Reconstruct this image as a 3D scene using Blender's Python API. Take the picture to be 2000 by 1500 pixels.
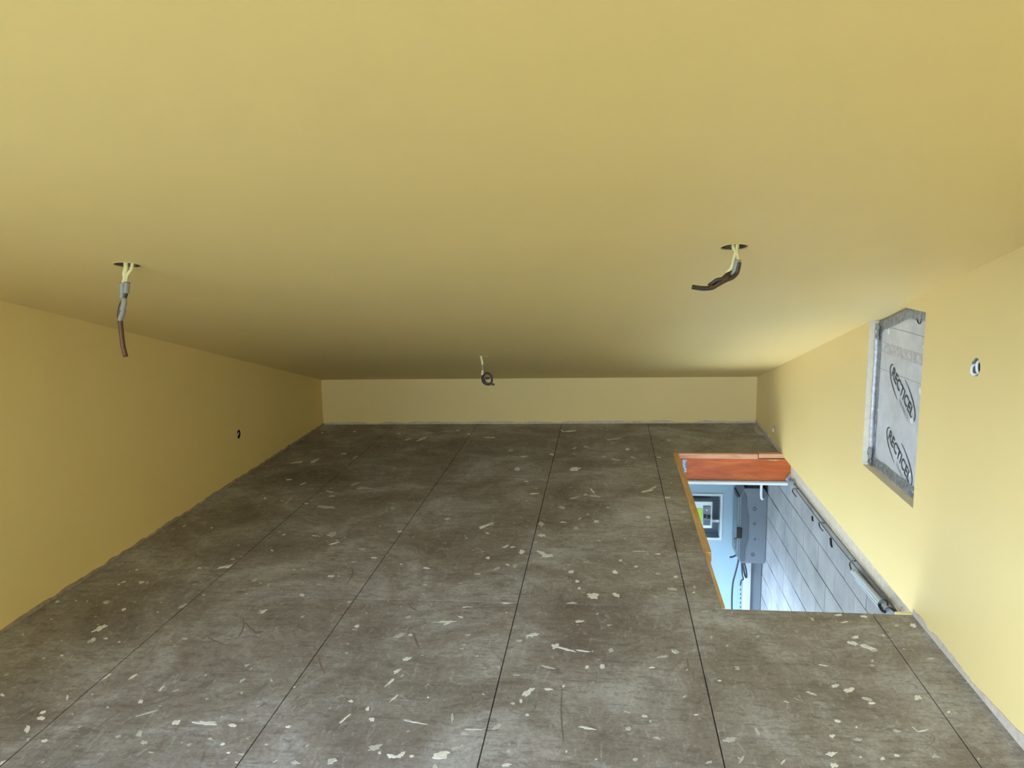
import bpy, bmesh, math, random
from mathutils import Vector, Matrix
random.seed(7)
SC = bpy.context.scene
for o in list(bpy.data.objects): bpy.data.objects.remove(o)
COL = SC.collection

# ------------------------------------------------------------------ camera
F, H = 1600.0, 1.6                      # focal length in pixels of the 2000 px frame, eye height
VPX, VPY, ROLL = 1185.0, 472.0, -1.1
_Y = Vector((VPX-1000, VPY-750, F)).normalized()
_r = math.tan(math.radians(ROLL))
_P = Vector((VPX, VPY-750+1000*_r, F))
_Z = _Y.cross(_P).normalized()
if _Z.y > 0: _Z = -_Z
_X = _Y.cross(_Z)
cam = bpy.data.cameras.new('camera'); cam.sensor_width = 36; cam.lens = F/2000*36
cam.clip_start = 0.05
camo = bpy.data.objects.new('camera', cam); COL.objects.link(camo)
right = Vector((_X.x, _Y.x, _Z.x)); up = -Vector((_X.y, _Y.y, _Z.y)); back = -Vector((_X.z, _Y.z, _Z.z))
M = Matrix((right, up, back)).transposed().to_4x4(); M.translation = (0, 0, H)
camo.matrix_world = M
SC.camera = camo
def ray(px, py):
    d = Vector((px-1000, py-750, F)); return Vector((d.dot(_X), d.dot(_Y), d.dot(_Z)))
O = Vector((0, 0, H))
def fl(px, py, z=0.0): d = ray(px, py); return O+d*((z-H)/d.z)
def onx(px, py, x): d = ray(px, py); return O+d*(x/d.x)
def ony(px, py, y): d = ray(px, py); return O+d*(y/d.y)

# ------------------------------------------------------------------ world, lights, exposure
SC.view_settings.view_transform = 'Standard'; SC.view_settings.look = 'None'
SC.view_settings.gamma = 1; SC.view_settings.use_curve_mapping = False
SC.view_settings.exposure = 0.0
W = bpy.data.worlds.new('overcast_sky'); SC.world = W; W.use_nodes = True
W.node_tree.nodes['Background'].inputs[0].default_value = (0.52, 0.71, 1.0, 1)
W.node_tree.nodes['Background'].inputs[1].default_value = 44.0
sun = bpy.data.lights.new('sun', 'SUN'); sun.energy = 40; sun.angle = math.radians(0.8); sun.color = (1.0, 0.93, 0.82)
suno = bpy.data.objects.new('sun', sun); COL.objects.link(suno); suno.location = (-8, 6, 6)
_e, _a = math.radians(32), math.radians(58)
suno.rotation_euler = Vector((math.cos(_e)*math.cos(_a), -math.cos(_e)*math.sin(_a), -math.sin(_e))).to_track_quat('-Z', 'Y').to_euler()
def portal(name, loc, rot, sx, sy):
    l = bpy.data.lights.new(name, 'AREA'); l.shape = 'RECTANGLE'; l.size = sx; l.size_y = sy
    l.cycles.is_portal = True
    o = bpy.data.objects.new(name, l); COL.objects.link(o); o.location = loc; o.rotation_euler = rot
    return o
# room numbers (metres)
XL, XR = -2.574, 1.306            # side walls
XB = XR+0.068                     # block wall below, behind the lining
YB = -2.3                         # back wall behind the camera
def yf(x): return 7.084+(x-XL)/(XR-XL)*(7.257-7.084)
CS = 0.2572
def zc(x, y): return 0.413+CS*(yf(x)-y)
YF = yf(XR)
W1 = (-2.0, 1.0, 0.4, 1.75)      # window in left wall: y0,y1,z0,z1
W3 = (-1.7, -0.6, 0.8, 1.9)      # window added in back wall to brighten the far and left walls: x0,x1,z0,z1
W2 = (3.2, 6.6, -2.6, -0.75)     # window of the room below
WX = -0.9                         # left wall of the room below
portal('window_daylight', (XL-0.22, (W1[0]+W1[1])/2, (W1[2]+W1[3])/2), (0, -math.pi/2, 0), W1[3]-W1[2], W1[1]-W1[0])
portal('lower_window_daylight', (WX-0.22, (W2[0]+W2[1])/2, (W2[2]+W2[3])/2), (0, -math.pi/2, 0), W2[3]-W2[2], W2[1]-W2[0])
portal('fill_window_daylight', ((W3[0]+W3[1])/2, YB-0.22, (W3[2]+W3[3])/2), (math.pi/2, 0, 0), W3[1]-W3[0], W3[3]-W3[2])
def ceil(px, py):
    d = ray(px, py); k = CS*(7.257-7.084)/(XR-XL)
    # z = c0 + k x - CS y
    c0 = 0.413+CS*7.084-k*XL
    t = (c0-H)/(d.z-k*d.x+CS*d.y); return O+d*t

# ------------------------------------------------------------------ materials
def new_mat(name):
    m = bpy.data.materials.new(name); m.use_nodes = True
    nt = m.node_tree; return m, nt, nt.nodes['Principled BSDF']
def srgb(r, g, b):
    f = lambda c: (c/255/12.92) if c/255 <= 0.04045 else ((c/255+0.055)/1.055)**2.4
    return (f(r), f(g), f(b), 1)
def pos(nt, scale=(1, 1, 1)):
    g = nt.nodes.new('ShaderNodeNewGeometry'); mp = nt.nodes.new('ShaderNodeMapping'); mp.inputs['Scale'].default_value = scale
    nt.links.new(g.outputs['Position'], mp.inputs['Vector']); return mp.outputs['Vector']
def noise(nt, vec, scale, detail=4, rough=0.6, dist=0.0):
    n = nt.nodes.new('ShaderNodeTexNoise'); n.inputs['Scale'].default_value = scale; n.inputs['Detail'].default_value = detail
    n.inputs['Roughness'].default_value = rough; n.inputs['Distortion'].default_value = dist
    nt.links.new(vec, n.inputs['Vector']); return n.outputs['Fac']
def ramp(nt, fac, stops):
    r = nt.nodes.new('ShaderNodeValToRGB'); e = r.color_ramp.elements
    while len(e) < len(stops): e.new(0.5)
    for el, (p, c) in zip(e, stops): el.position = p; el.color = c if len(c) == 4 else (*c, 1)
    nt.links.new(fac, r.inputs['Fac']); return r.outputs['Color']
def mix(nt, fac, a, b, mode='MIX'):
    n = nt.nodes.new('ShaderNodeMix'); n.data_type = 'RGBA'; n.blend_type = mode
    for s, v in ((n.inputs[0], fac), (n.inputs[6], a), (n.inputs[7], b)):
        if hasattr(v, 'is_linked'): nt.links.new(v, s)
        else: s.default_value = v
    return n.outputs[2]
def bump(nt, b, h, strength, dist=0.002):
    n = nt.nodes.new('ShaderNodeBump'); n.inputs['Strength'].default_value = strength; n.inputs['Distance'].default_value = dist
    nt.links.new(h, n.inputs['Height']); nt.links.new(n.outputs['Normal'], b.inputs['Normal'])
def plain(name, col, rough=0.6, metal=0.0, var=0.12, scale=25, bs=0.15):
    m, nt, b = new_mat(name)
    p = pos(nt); n = noise(nt, p, scale)
    d = tuple(c*(1-var) for c in col[:3])+(1,); l = tuple(min(1, c*(1+var)) for c in col[:3])+(1,)
    nt.links.new(ramp(nt, n, [(0.3, d), (0.7, l)]), b.inputs['Base Color'])
    b.inputs['Roughness'].default_value = rough; b.inputs['Metallic'].default_value = metal
    if bs: bump(nt, b, n, bs)
    return m
G = lambda v: (v, v, v, 1)
MAT = {}
PAINT = (0.86, 0.656, 0.275, 1)
def paint_mat(name, col):
    m, nt, b = new_mat(name); p = pos(nt)
    n1 = noise(nt, p, 1.3, 3); n2 = noise(nt, p, 240, 2)
    c = mix(nt, ramp(nt, n1, [(0.3, G(0)), (0.7, G(1))]), tuple(v*0.97 for v in col[:3])+(1,), col)
    nt.links.new(c, b.inputs['Base Color']); b.inputs['Roughness'].default_value = 0.55
    b.inputs['Specular IOR Level'].default_value = 0.3
    bump(nt, b, n2, 0.08, 0.001); return m
MAT['paint'] = paint_mat('yellow_wall_paint', PAINT)
MAT['lowpaint'] = paint_mat('white_lower_wall_paint', srgb(142, 164, 170))
MAT['white'] = plain('white_paint', srgb(232, 234, 234), 0.45, var=0.03)
MAT['cream_white'] = plain('cream_white_plaster', srgb(226, 212, 184), 0.8, var=0.08, scale=30, bs=0.2)
MAT['trunk'] = plain('pale_grey_plastic', srgb(184, 188, 188), 0.45, var=0.03, bs=0)
MAT['hole_shade'] = plain('painted_hole_shade', srgb(104, 92, 74), 0.8, var=0.25, scale=60, bs=0)  # shade inside the ceiling cable holes, put into the lining colour
MAT['plaster'] = plain('bare_plaster', srgb(200, 184, 162), 0.9, var=0.16, scale=30, bs=0.4)
MAT['graveplaster'] = plain('grey_plaster', srgb(164, 146, 126), 0.9, var=0.25, scale=35, bs=0.4)
MAT['splat'] = plain('dried_plaster_splash', srgb(230, 228, 218), 0.85, var=0.14, scale=60, bs=0.3)
MAT['splat_faint'] = plain('worn_plaster_stain', srgb(196, 194, 186), 0.85, var=0.1, scale=90, bs=0.3)
MAT['scuff'] = plain('dark_scuff_mark', srgb(126, 118, 110), 0.8, var=0.1, scale=60, bs=0)
MAT['dark'] = plain('dark_void', srgb(40, 36, 32), 0.9, var=0.2)
MAT['pale_wood'] = None
MAT['black_rubber'] = plain('black_rubber', srgb(34, 34, 38), 0.5, var=0.1, bs=0)
MAT['brown_wire'] = plain('brown_wire_sheath', srgb(84, 50, 16), 0.5, var=0.15, bs=0)
MAT['cable_brown'] = plain('faded_brown_cable', srgb(112, 98, 82), 0.5, var=0.15, bs=0)
MAT['grey_sleeve'] = plain('grey_cable_sleeve', srgb(146, 142, 130), 0.45, var=0.15, scale=60, bs=0)
MAT['painted_wire'] = plain('yellow_painted_wire', srgb(232, 220, 160), 0.6, var=0.06, bs=0)
MAT['dark_wire'] = plain('dark_wire_sheath', srgb(58, 46, 32), 0.45, var=0.2, scale=80, bs=0)
MAT['greyplastic'] = plain('grey_cabinet_plastic', srgb(104, 110, 114), 0.45, var=0.04, bs=0)
MAT['greyplastic2'] = plain('dark_grey_cabinet_plastic', srgb(76, 84, 90), 0.45, var=0.04, bs=0)
MAT['smoked'] = plain('smoked_window', srgb(70, 84, 92), 0.15, var=0.05, bs=0)
MAT['cream_plastic'] = plain('cream_plastic', srgb(206, 212, 206), 0.4, var=0.03, bs=0)
MAT['green_label'] = plain('green_sticker', srgb(150, 200, 40), 0.5, var=0.05, bs=0)
MAT['galv'] = plain('galvanised_steel', srgb(160, 166, 168), 0.45, 0.6, var=0.12, scale=40, bs=0.1)
MAT['bluelabel'] = None
MAT['ink'] = plain('black_print_ink', srgb(62, 64, 64), 0.6, var=0.15, scale=80, bs=0)
MAT['faintink'] = plain('worn_grey_print_ink', srgb(148, 148, 146), 0.6, var=0.15, scale=80, bs=0)
def wood(name, c0, c1, c2, scale, rough=0.5):
    m, nt, b = new_mat(name)
    n = noise(nt, pos(nt, scale), 6, 8, 0.65, 0.6)
    nt.links.new(ramp(nt, n, [(0.25, c0), (0.5, c1), (0.75, c2)]), b.inputs['Base Color'])
    b.inputs['Roughness'].default_value = rough; bump(nt, b, n, 0.2); return m
MAT['pale_wood'] = wood('pale_edging_wood', srgb(178, 132, 78), srgb(206, 162, 104), srgb(222, 184, 130), (8, 0.8, 8))
MAT['pink_wood'] = wood('pinkish_edging_wood', srgb(176, 116, 82), srgb(204, 148, 110), srgb(220, 172, 138), (0.8, 8, 8))
MAT['orange_wood'] = wood('orange_varnished_board', srgb(146, 64, 16), srgb(182, 86, 26), srgb(204, 112, 46), (0.7, 5, 4), 0.4)
# foil face of the insulation board
m, nt, b = new_mat('grey_foil_facing'); p = pos(nt)
n = noise(nt, p, 9, 6, 0.65); n2 = noise(nt, pos(nt, (1, 1, 6)), 30, 4)
c = ramp(nt, n, [(0.3, srgb(196, 195, 192)), (0.6, srgb(216, 215, 212)), (0.75, srgb(228, 227, 224))])
nt.links.new(c, b.inputs['Base Color']); b.inputs['Roughness'].default_value = 0.42; b.inputs['Metallic'].default_value = 0.12
bump(nt, b, n2, 0.1); MAT['foil'] = m
m, nt, b = new_mat('aluminium_tape'); p = pos(nt)
n = noise(nt, pos(nt, (1, 1, 1)), 38, 6, 0.7)
nt.links.new(ramp(nt, n, [(0.3, srgb(168, 166, 162)), (0.5, srgb(200, 199, 196)), (0.7, srgb(232, 231, 228))]), b.inputs['Base Color'])
b.inputs['Roughness'].default_value = 0.4; b.inputs['Metallic'].default_value = 0.25; bump(nt, b, n, 0.5, 0.003); MAT['tape'] = m
# concrete blocks, thin whitewash
m, nt, b = new_mat('whitewashed_block'); p = pos(nt)
n = noise(nt, p, 120, 4, 0.7); n1 = noise(nt, p, 3.5, 4)
c = mix(nt, ramp(nt, n1, [(0.3, G(0)), (0.7, G(1))]), srgb(138, 137, 136), srgb(168, 166, 164))
c = mix(nt, ramp(nt, n, [(0.32, G(0.35)), (0.5, G(0))]), c, srgb(112, 110, 106))
nt.links.new(c, b.inputs['Base Color']); b.inputs['Roughness'].default_value = 0.85; bump(nt, b, n, 0.6, 0.003); MAT['block'] = m
MAT['mortar'] = plain('block_mortar', srgb(150, 148, 145), 0.9, var=0.15, scale=60, bs=0.3)
# floor boards
m, nt, b = new_mat('dusty_floor_board'); p = pos(nt)
n1 = noise(nt, p, 1.7, 8, 0.72, 0.5); n2 = noise(nt, pos(nt, (1.5, 7, 1)), 5, 8, 0.75, 1.0)
n3 = noise(nt, pos(nt, (5, 1.6, 1)), 6, 8, 0.75, 1.4); n5 = noise(nt, p, 14, 6, 0.75, 2.0); n4 = noise(nt, p, 70, 3, 0.7)
c = ramp(nt, n1, [(0.3, srgb(112, 101, 92)), (0.5, srgb(154, 147, 141)), (0.68, srgb(196, 196, 196))])
c = mix(nt, ramp(nt, n2, [(0.36, G(0.55)), (0.5, G(0))]), c, srgb(100, 91, 84))
c = mix(nt, ramp(nt, n3, [(0.55, G(0)), (0.72, G(0.6))]), c, srgb(206, 206, 206))
c = mix(nt, ramp(nt, n4, [(0.4, G(0.25)), (0.55, G(0))]), c, srgb(96, 92, 86))
c = mix(nt, ramp(nt, n5, [(0.34, G(0.5)), (0.46, G(0))]), c, srgb(98, 88, 80))
c = mix(nt, ramp(nt, n5, [(0.58, G(0)), (0.7, G(0.45))]), c, srgb(206, 205, 202))
v = nt.nodes.new('ShaderNodeTexVoronoi'); v.inputs['Scale'].default_value = 15; v.inputs['Randomness'].default_value = 1
pd = nt.nodes.new('ShaderNodeVectorMath'); pd.operation = 'ADD'
nn = nt.nodes.new('ShaderNodeTexNoise'); nn.inputs['Scale'].default_value = 22; nn.inputs['Detail'].default_value = 3; nt.links.new(p, nn.inputs['Vector'])
sc = nt.nodes.new('ShaderNodeVectorMath'); sc.operation = 'SCALE'; sc.inputs['Scale'].default_value = 0.07
nt.links.new(nn.outputs['Color'], sc.inputs[0]); nt.links.new(p, pd.inputs[0]); nt.links.new(sc.outputs[0], pd.inputs[1])
nt.links.new(pd.outputs[0], v.inputs['Vector'])
spk = ramp(nt, v.outputs['Distance'], [(0.085, G(0.85)), (0.12, G(0))])
sep = nt.nodes.new('ShaderNodeSeparateColor'); nt.links.new(v.outputs['Color'], sep.inputs[0])
gate = ramp(nt, sep.outputs[0], [(0.5, G(0)), (0.52, G(1))])
spk = mix(nt, 1.0, spk, gate, 'MULTIPLY')
c = mix(nt, spk, c, srgb(218, 216, 206))
nt.links.new(c, b.inputs['Base Color']); b.inputs['Roughness'].default_value = 0.62
b.inputs['Specular IOR Level'].default_value = 0.35
bump(nt, b, n4, 0.15, 0.001); MAT['board'] = m
m, nt, b = new_mat('blue_white_printed_strip'); n = noise(nt, pos(nt, (1, 1, 1)), 160, 2)
nt.links.new(ramp(nt, n, [(0.47, srgb(70, 110, 170)), (0.53, srgb(222, 228, 234))]), b.inputs['Base Color']); MAT['bluelabel'] = m
MAT['ground'] = plain('outside_ground', srgb(66, 70, 58), 0.9, var=0.1, scale=2)

# ------------------------------------------------------------------ mesh helpers
def link(name, bm, mat, parent=None, origin=None, smooth=False, recalc=True):
    if recalc: bmesh.ops.recalc_face_normals(bm, faces=bm.faces[:])
    org = Vector((0, 0, 0))
    if parent is not None: org = WORLD[parent.name].copy()
    if origin is not None: org = Vector(origin)
    for v in bm.verts: v.co -= org
    me = bpy.data.meshes.new(name); bm.to_mesh(me); bm.free()
    if smooth:
        for p_ in me.polygons: p_.use_smooth = True
    o = bpy.data.objects.new(name, me); COL.objects.link(o)
    me.materials.append(MAT[mat] if isinstance(mat, str) else mat)
    if parent is not None:
        o.parent = parent
        o.location = org-WORLD[parent.name]
    else: o.location = org
    WORLD[o.name] = org
    return o
WORLD = {}
def tag(o, label, cat=None, group=None, kind=None):
    o['label'] = label
    if cat: o['category'] = cat
    if group: o['group'] = group
    if kind: o['kind'] = kind
    return o
def thing(name, loc, label, cat, group=None):
    o = bpy.data.objects.new(name, None); COL.objects.link(o); o.location = loc; o.empty_display_size = 0.05
    WORLD[o.name] = Vector(loc); return tag(o, label, cat, group)
def box(x0, x1, y0, y1, z0, z1, bm=None, bev=0.0):
    t = bmesh.new()
    bmesh.ops.create_cube(t, size=1.0)
    for v in t.verts:
        v.co = Vector((x0+(v.co.x+.5)*(x1-x0), y0+(v.co.y+.5)*(y1-y0), z0+(v.co.z+.5)*(z1-z0)))
    if bev: bmesh.ops.bevel(t, geom=t.edges[:], offset=bev, segments=2, affect='EDGES', profile=0.6)
    return join(bm, t)
def join(bm, t):
    if bm is None: return t
    me = bpy.data.meshes.new('t'); t.to_mesh(me); t.free(); bm.from_mesh(me); bpy.data.meshes.remove(me); return bm
def prism(pts, off, bm=None, bev=0.0):
    """polygon of 3D points pushed along the vector off"""
    t = bmesh.new(); off = Vector(off)
    a = [t.verts.new(Vector(q)) for q in pts]; c = [t.verts.new(Vector(q)+off) for q in pts]
    n = len(pts)
    t.faces.new(a); t.faces.new(c[::-1])
    for i in range(n): t.faces.new((a[i], c[i], c[(i+1) % n], a[(i+1) % n]))
    bmesh.ops.recalc_face_normals(t, faces=t.faces[:])
    if bev: bmesh.ops.bevel(t, geom=t.edges[:], offset=bev, segments=2, affect='EDGES', profile=0.6)
    return join(bm, t)
def smooth_path(pts, n=6):
    P = [Vector(q) for q in pts]
    if len(P) < 3: return P
    out = []
    Q = [P[0]*2-P[1]]+P+[P[-1]*2-P[-2]]
    for i in range(1, len(Q)-2):
        for k in range(n):
            t = k/n; a, b_, c_, d = Q[i-1], Q[i], Q[i+1], Q[i+2]
            out.append(0.5*((2*b_)+(c_-a)*t+(2*a-5*b_+4*c_-d)*t*t+(3*b_-a-3*c_+d)*t**3))
    out.append(P[-1]); return out
def tube(pts, r, bm=None, n=8, sm=6):
    t = bmesh.new(); P = smooth_path(pts, sm) if sm else [Vector(q) for q in pts]
    rings = []; nrm = None
    for i, q in enumerate(P):
        d = (P[min(i+1, len(P)-1)]-P[max(i-1, 0)])
        d = d.normalized() if d.length > 1e-9 else Vector((0, 0, 1))
        if nrm is None:
            nrm = d.orthogonal().normalized()
        nrm = (nrm-d*nrm.dot(d)).normalized(); bi = d.cross(nrm)
        rr = r(i/(len(P)-1)) if callable(r) else r
        rings.append([t.verts.new(q+(nrm*math.cos(2*math.pi*k/n)+bi*math.sin(2*math.pi*k/n))*rr) for k in range(n)])
    for a, c in zip(rings, rings[1:]):
        for k in range(n): t.faces.new((a[k], a[(k+1) % n], c[(k+1) % n], c[k]))
    t.faces.new(rings[0][::-1]); t.faces.new(rings[-1])
    return join(bm, t)
def ringmesh(c, axis, r0, r1, depth, bm=None, n=32):
    """tube wall: inner r0, outer r1, from c along axis by depth"""
    t = bmesh.new(); ax = Vector(axis).normalized(); u = ax.orthogonal().normalized(); w = ax.cross(u)
    L = []
    for (r, d) in ((r0, 0), (r1, 0), (r1, depth), (r0, depth)):
        L.append([t.verts.new(Vector(c)+ax*d+(u*math.cos(2*math.pi*k/n)+w*math.sin(2*math.pi*k/n))*r) for k in range(n)])
    for a in range(4):
        A, B = L[a], L[(a+1) % 4]
        for k in range(n): t.faces.new((A[k], A[(k+1) % n], B[(k+1) % n], B[k]))
    return join(bm, t)
def cyl(c, axis, r, depth, bm=None, n=32):
    t = bmesh.new(); ax = Vector(axis).normalized(); u = ax.orthogonal().normalized(); w = ax.cross(u)
    A = [t.verts.new(Vector(c)+(u*math.cos(2*math.pi*k/n)+w*math.sin(2*math.pi*k/n))*r) for k in range(n)]
    B = [t.verts.new(v.co+ax*depth) for v in A]
    t.faces.new(A); t.faces.new(B[::-1])
    for k in range(n): t.faces.new((A[k], A[(k+1) % n], B[(k+1) % n], B[k]))
    bmesh.ops.recalc_face_normals(t, faces=t.faces[:])
    return join(bm, t)
def cut(o, bms):
    """boolean the shapes out of o, baked into its mesh"""
    for bm in bms:
        bmesh.ops.recalc_face_normals(bm, faces=bm.faces[:])
        me = bpy.data.meshes.new('cutter'); bm.to_mesh(me); bm.free()
        c = bpy.data.objects.new('cutter', me); COL.objects.link(c); c.location = (0, 0, 0)
        md = o.modifiers.new('cut', 'BOOLEAN'); md.operation = 'DIFFERENCE'; md.object = c; md.solver = 'EXACT'
        bpy.context.view_layer.update()
        new = bpy.data.meshes.new_from_object(o.evaluated_get(bpy.context.evaluated_depsgraph_get()))
        o.modifiers.clear(); old = o.data; nm = old.name; o.data = new; bpy.data.meshes.remove(old); new.name = nm
        bpy.data.objects.remove(c); bpy.data.meshes.remove(me)
def struct(o, label): o['kind'] = 'structure'; o['label'] = label; return o

# ------------------------------------------------------------------ where the small things sit
S_LEFT = onx(467, 848, XL); S_RIGHT = onx(1906, 717, XR); S_FAR = onx(1511, 836, XR)
C1 = ceil(249, 518); C2 = ceil(1434, 483); C3 = ceil(944, 696)
HX0, HY0, HY1 = 0.505, 3.462, 6.160      # hatch
fo = [onx(*q, XR) for q in ((1701, 627), (1684, 908), (1814, 612), (1783, 991))]
FY1, FY0 = 4.255, 3.545                   # far and near edge of the recess
FZ0, FZ1 = 0.447, 1.289

# ------------------------------------------------------------------ the shell
WT = 0.2
def side_poly(x, y0, y1, ztop=0.0): return [(x, y0, 0), (x, y1, 0), (x, y1, zc(x, y1)), (x, y0, zc(x, y0))]
wl = struct(link('wall_left', prism(side_poly(XL, YB, yf(XL)), (-WT, 0, 0)), 'paint'), 'plain yellow painted side wall on the left')
wy0, wy1, wz0, wz1 = W1
cut(wl, [box(XL-0.4, XL+0.1, wy0, wy1, wz0, wz1), cyl((XL-0.06, S_LEFT.y, S_LEFT.z), (1, 0, 0), 0.033, 0.2)])
wr = struct(link('wall_right', prism(side_poly(XR, YB, yf(XR)), (0.044, 0, 0)), 'paint'), 'pale yellow painted lining wall with a foil-backed recess')
cut(wr, [box(XR-0.1, XR+0.2, FY0, FY1, FZ0, FZ1), cyl((XR-0.1, S_RIGHT.y, S_RIGHT.z), (1, 0, 0), 0.034, 0.15),
         cyl((XR-0.1, S_FAR.y, S_FAR.z), (1, 0, 0), 0.026, 0.15)])
struct(link('wall_right_outer', box(XR+0.13, XR+0.3, YB, YF+0.2, 0.0, 2.95), 'mortar'), 'masonry behind the right-hand lining wall')
struct(link('wall_far', prism([(XL-.2, yf(XL-.2), 0), (XR+.06, yf(XR+.06), 0), (XR+.06, yf(XR+.06), .42), (XL-.2, yf(XL-.2), .42)], (0, .2, 0)), 'paint'),
       'low yellow knee wall across the far end')
wb = struct(link('wall_back', box(XL-.2, XR+.3, YB-.2, YB, 0, 3.1), 'paint'), 'yellow wall behind the viewer')
cut(wb, [box(W3[0], W3[1], YB-.4, YB+.1, W3[2], W3[3])])
ce = struct(link('ceiling', prism([(x, y, zc(x, y)) for x, y in ((XL-.2, YB-.2), (XR+.3, YB-.2), (XR+.3, yf(XR)+.25), (XL-.2, yf(XL)+.25))], (0, 0, .15)), 'paint'),
            'smooth yellow painted ceiling sloping down to the far end')
cut(ce, [cyl((c.x, c.y, c.z-.2), (0, 0, 1), r, .32) for c, r in ((C1, .045), (C2, .043), (C3, .03))])
ceback = link('backing_board', prism([(x, y, zc(x, y)+.15) for x, y in ((XL-.2, YB-.2), (XR+.3, YB-.2), (XR+.3, yf(XR)+.25), (XL-.2, yf(XL)+.25))], (0, 0, .02)), 'dark', ce)
# window behind the viewer
def rect_frame(x0, x1, y0, y1, z0, z1, t):
    b_ = box(x0, x1, y0, y1, z0, z0+t); box(x0, x1, y0, y1, z1-t, z1, b_); box(x0, x1, y0, y0+t, z0+t, z1-t, b_); box(x0, x1, y1-t, y1, z0+t, z1-t, b_); return b_
w1 = struct(link('window_1', rect_frame(XL-.16, XL-.09, wy0, wy1, wz0, wz1, .06), 'white'), 'white framed window in the left wall behind the viewer')
w3 = box(W3[0], W3[1], YB-.16, YB-.09, W3[2], W3[2]+.06); box(W3[0], W3[1], YB-.16, YB-.09, W3[3]-.06, W3[3], w3)
box(W3[0], W3[0]+.06, YB-.16, YB-.09, W3[2]+.06, W3[3]-.06, w3); box(W3[1]-.06, W3[1], YB-.16, YB-.09, W3[2]+.06, W3[3]-.06, w3)
struct(link('fill_window', w3, 'white'), 'white framed window added in the wall behind the viewer for more light on the far wall')
link('mullion', box(XL-.15, XL-.1, (wy0+wy1)/2-.025, (wy0+wy1)/2+.025, wz0+.06, wz1-.06), 'white', w1)

struct(link('added_sun_shade', prism([(x, y, zc(XL, y)+.02) for x, y in ((XL-.2, -2.5), (XL-.2, 2.0), (XL-1.7, 2.0), (XL-1.7, -2.5))], (0, 0, .12)), 'white'), 'added unseen slab outside the left wall that keeps the sun off its window')  # unseen slab, added to block direct sun from the left-wall window
# ---- floor: slab with boards on top
HB = 0.17
slab = struct(link('floor', box(XL-.2, XR+.3, YB-.2, YF+.2, -HB, -.019), 'dark'), 'dusty grey-brown board floor with plaster splashes')
cut(slab, [box(HX0-.002, XB+.0, HY0, HY1+.0, -1, 1)])
g = 0.0022
S = [XL, -1.905, -1.152, -0.398, 0.362, 1.135, XR]
def yA(x): return 3.452+0.012*(x+1)
def board(x0, x1, ya0, ya1, yb0, yb1):
    """quad with front edge ya0-ya1 and rear edge yb0-yb1"""
    return link('floor_panel', prism([(x0+g, ya0+g, -.018), (x1-g, ya1+g, -.018), (x1-g, yb1-g, -.018), (x0+g, yb0-g, -.018)], (0, 0, .018)), 'board', slab)
PAN = []
for i in range(6):
    x0, x1 = S[i], S[i+1]
    rows = []
    a = [yA(x0), yA(x1)]
    if i == 5: near = 2.775; a = [HY0+.0, HY0+.0]
    else: near = 1.40+0.1*(i % 2)
    if i in (4,): a = [HY0, HY0]
    cuts = [[YB, YB], [near-2.05 if i != 5 else 0.8]*2, [near]*2, a]
    for c0, c1 in zip(cuts, cuts[1:]): PAN.append(board(x0, x1, c0[0], c0[1], c1[0], c1[1]))
    if i in (0, 1, 2): ys = [5.50]
    elif i == 3: ys = [4.13, 6.15]
    else: ys = []
    if i <= 3:
        cuts = [a]+[[y, y] for y in ys]+[[yf(x0), yf(x1)]]
        for c0, c1 in zip(cuts, cuts[1:]): PAN.append(board(x0, x1, c0[0], c0[1], c1[0], c1[1]))
# strip beside the hatch and the boards beyond it
for y0, y1 in ((HY0, 4.145), (4.145, 5.55), (5.55, HY1)): PAN.append(board(S[4], HX0-.0, y0, y0, y1, y1))
PAN.append(board(S[4], XR, HY1, HY1, yf(S[4]), YF))

# ---- hatch: edging strips, varnished board, rail
t = thing('hatch_edging', (HX0, HY0, 0), 'pale wooden edging strips around the floor hatch', 'edging')
link('side_strip', box(HX0-.004, HX0+.036, 4.12, HY1, -.05, .006, bev=.003), 'pale_wood', t)
link('side_strip', box(HX0-.002, HX0+.014, HY0, 4.118, -.05, .004, bev=.002), 'pale_wood', t)
link('end_strip', box(HX0-.004, 1.128, HY1-.028, HY1+.012, -.03, .008, bev=.003), 'pink_wood', t)
link('end_strip', box(1.134, XB, HY1-.022, HY1+.03, -.024, .010, bev=.003), 'pink_wood', t)
t = thing('hatch_board', (0.95, HY1, -.2), 'orange-brown varnished wooden board lining the far side of the hatch', 'board')
link('panel', box(HX0+.037, XB+.02, HY1-.018, HY1-.001, -.2, -.031, bev=.002), 'orange_wood', t)
tag(link('printed_strip', box(HX0+.068, HX0+.098, HY1-.0205, HY1-.0185, -.15, -.04), 'bluelabel', t), 'blue and white printed strip')
tag(link('splinter', prism([(1.19, HY1-.0195, -.036), (1.23, HY1-.0195, -.032), (1.30, HY1-.0195, -.034), (1.25, HY1-.0195, -.043)], (0, -.002, 0)), 'pale_wood', t), 'pale chipped splinter near the top edge')
t = thing('ceiling_rail', (0.95, HY1, -.24), 'white rail along the bottom of the orange hatch board', 'rail')
link('rail_profile', box(.3, XB-.02, HY1-.03, HY1+.012, -.232, -.203, bev=.003), 'white', t)
link('rail_lip', box(.3, XB-.02, HY1-.034, HY1-.03, -.212, -.206), 'galv', t)
br = [ony(*q, HY1-.03) for q in ((1536, 940), (1534, 936), (1545, 923), (1550, 919), (1558, 938))]
tag(link('corner_bracket', prism(br, (0, .006, 0)), 'galv', origin=br[0]), 'grey metal corner plate beside the orange board, against the wall', 'bracket')

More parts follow.
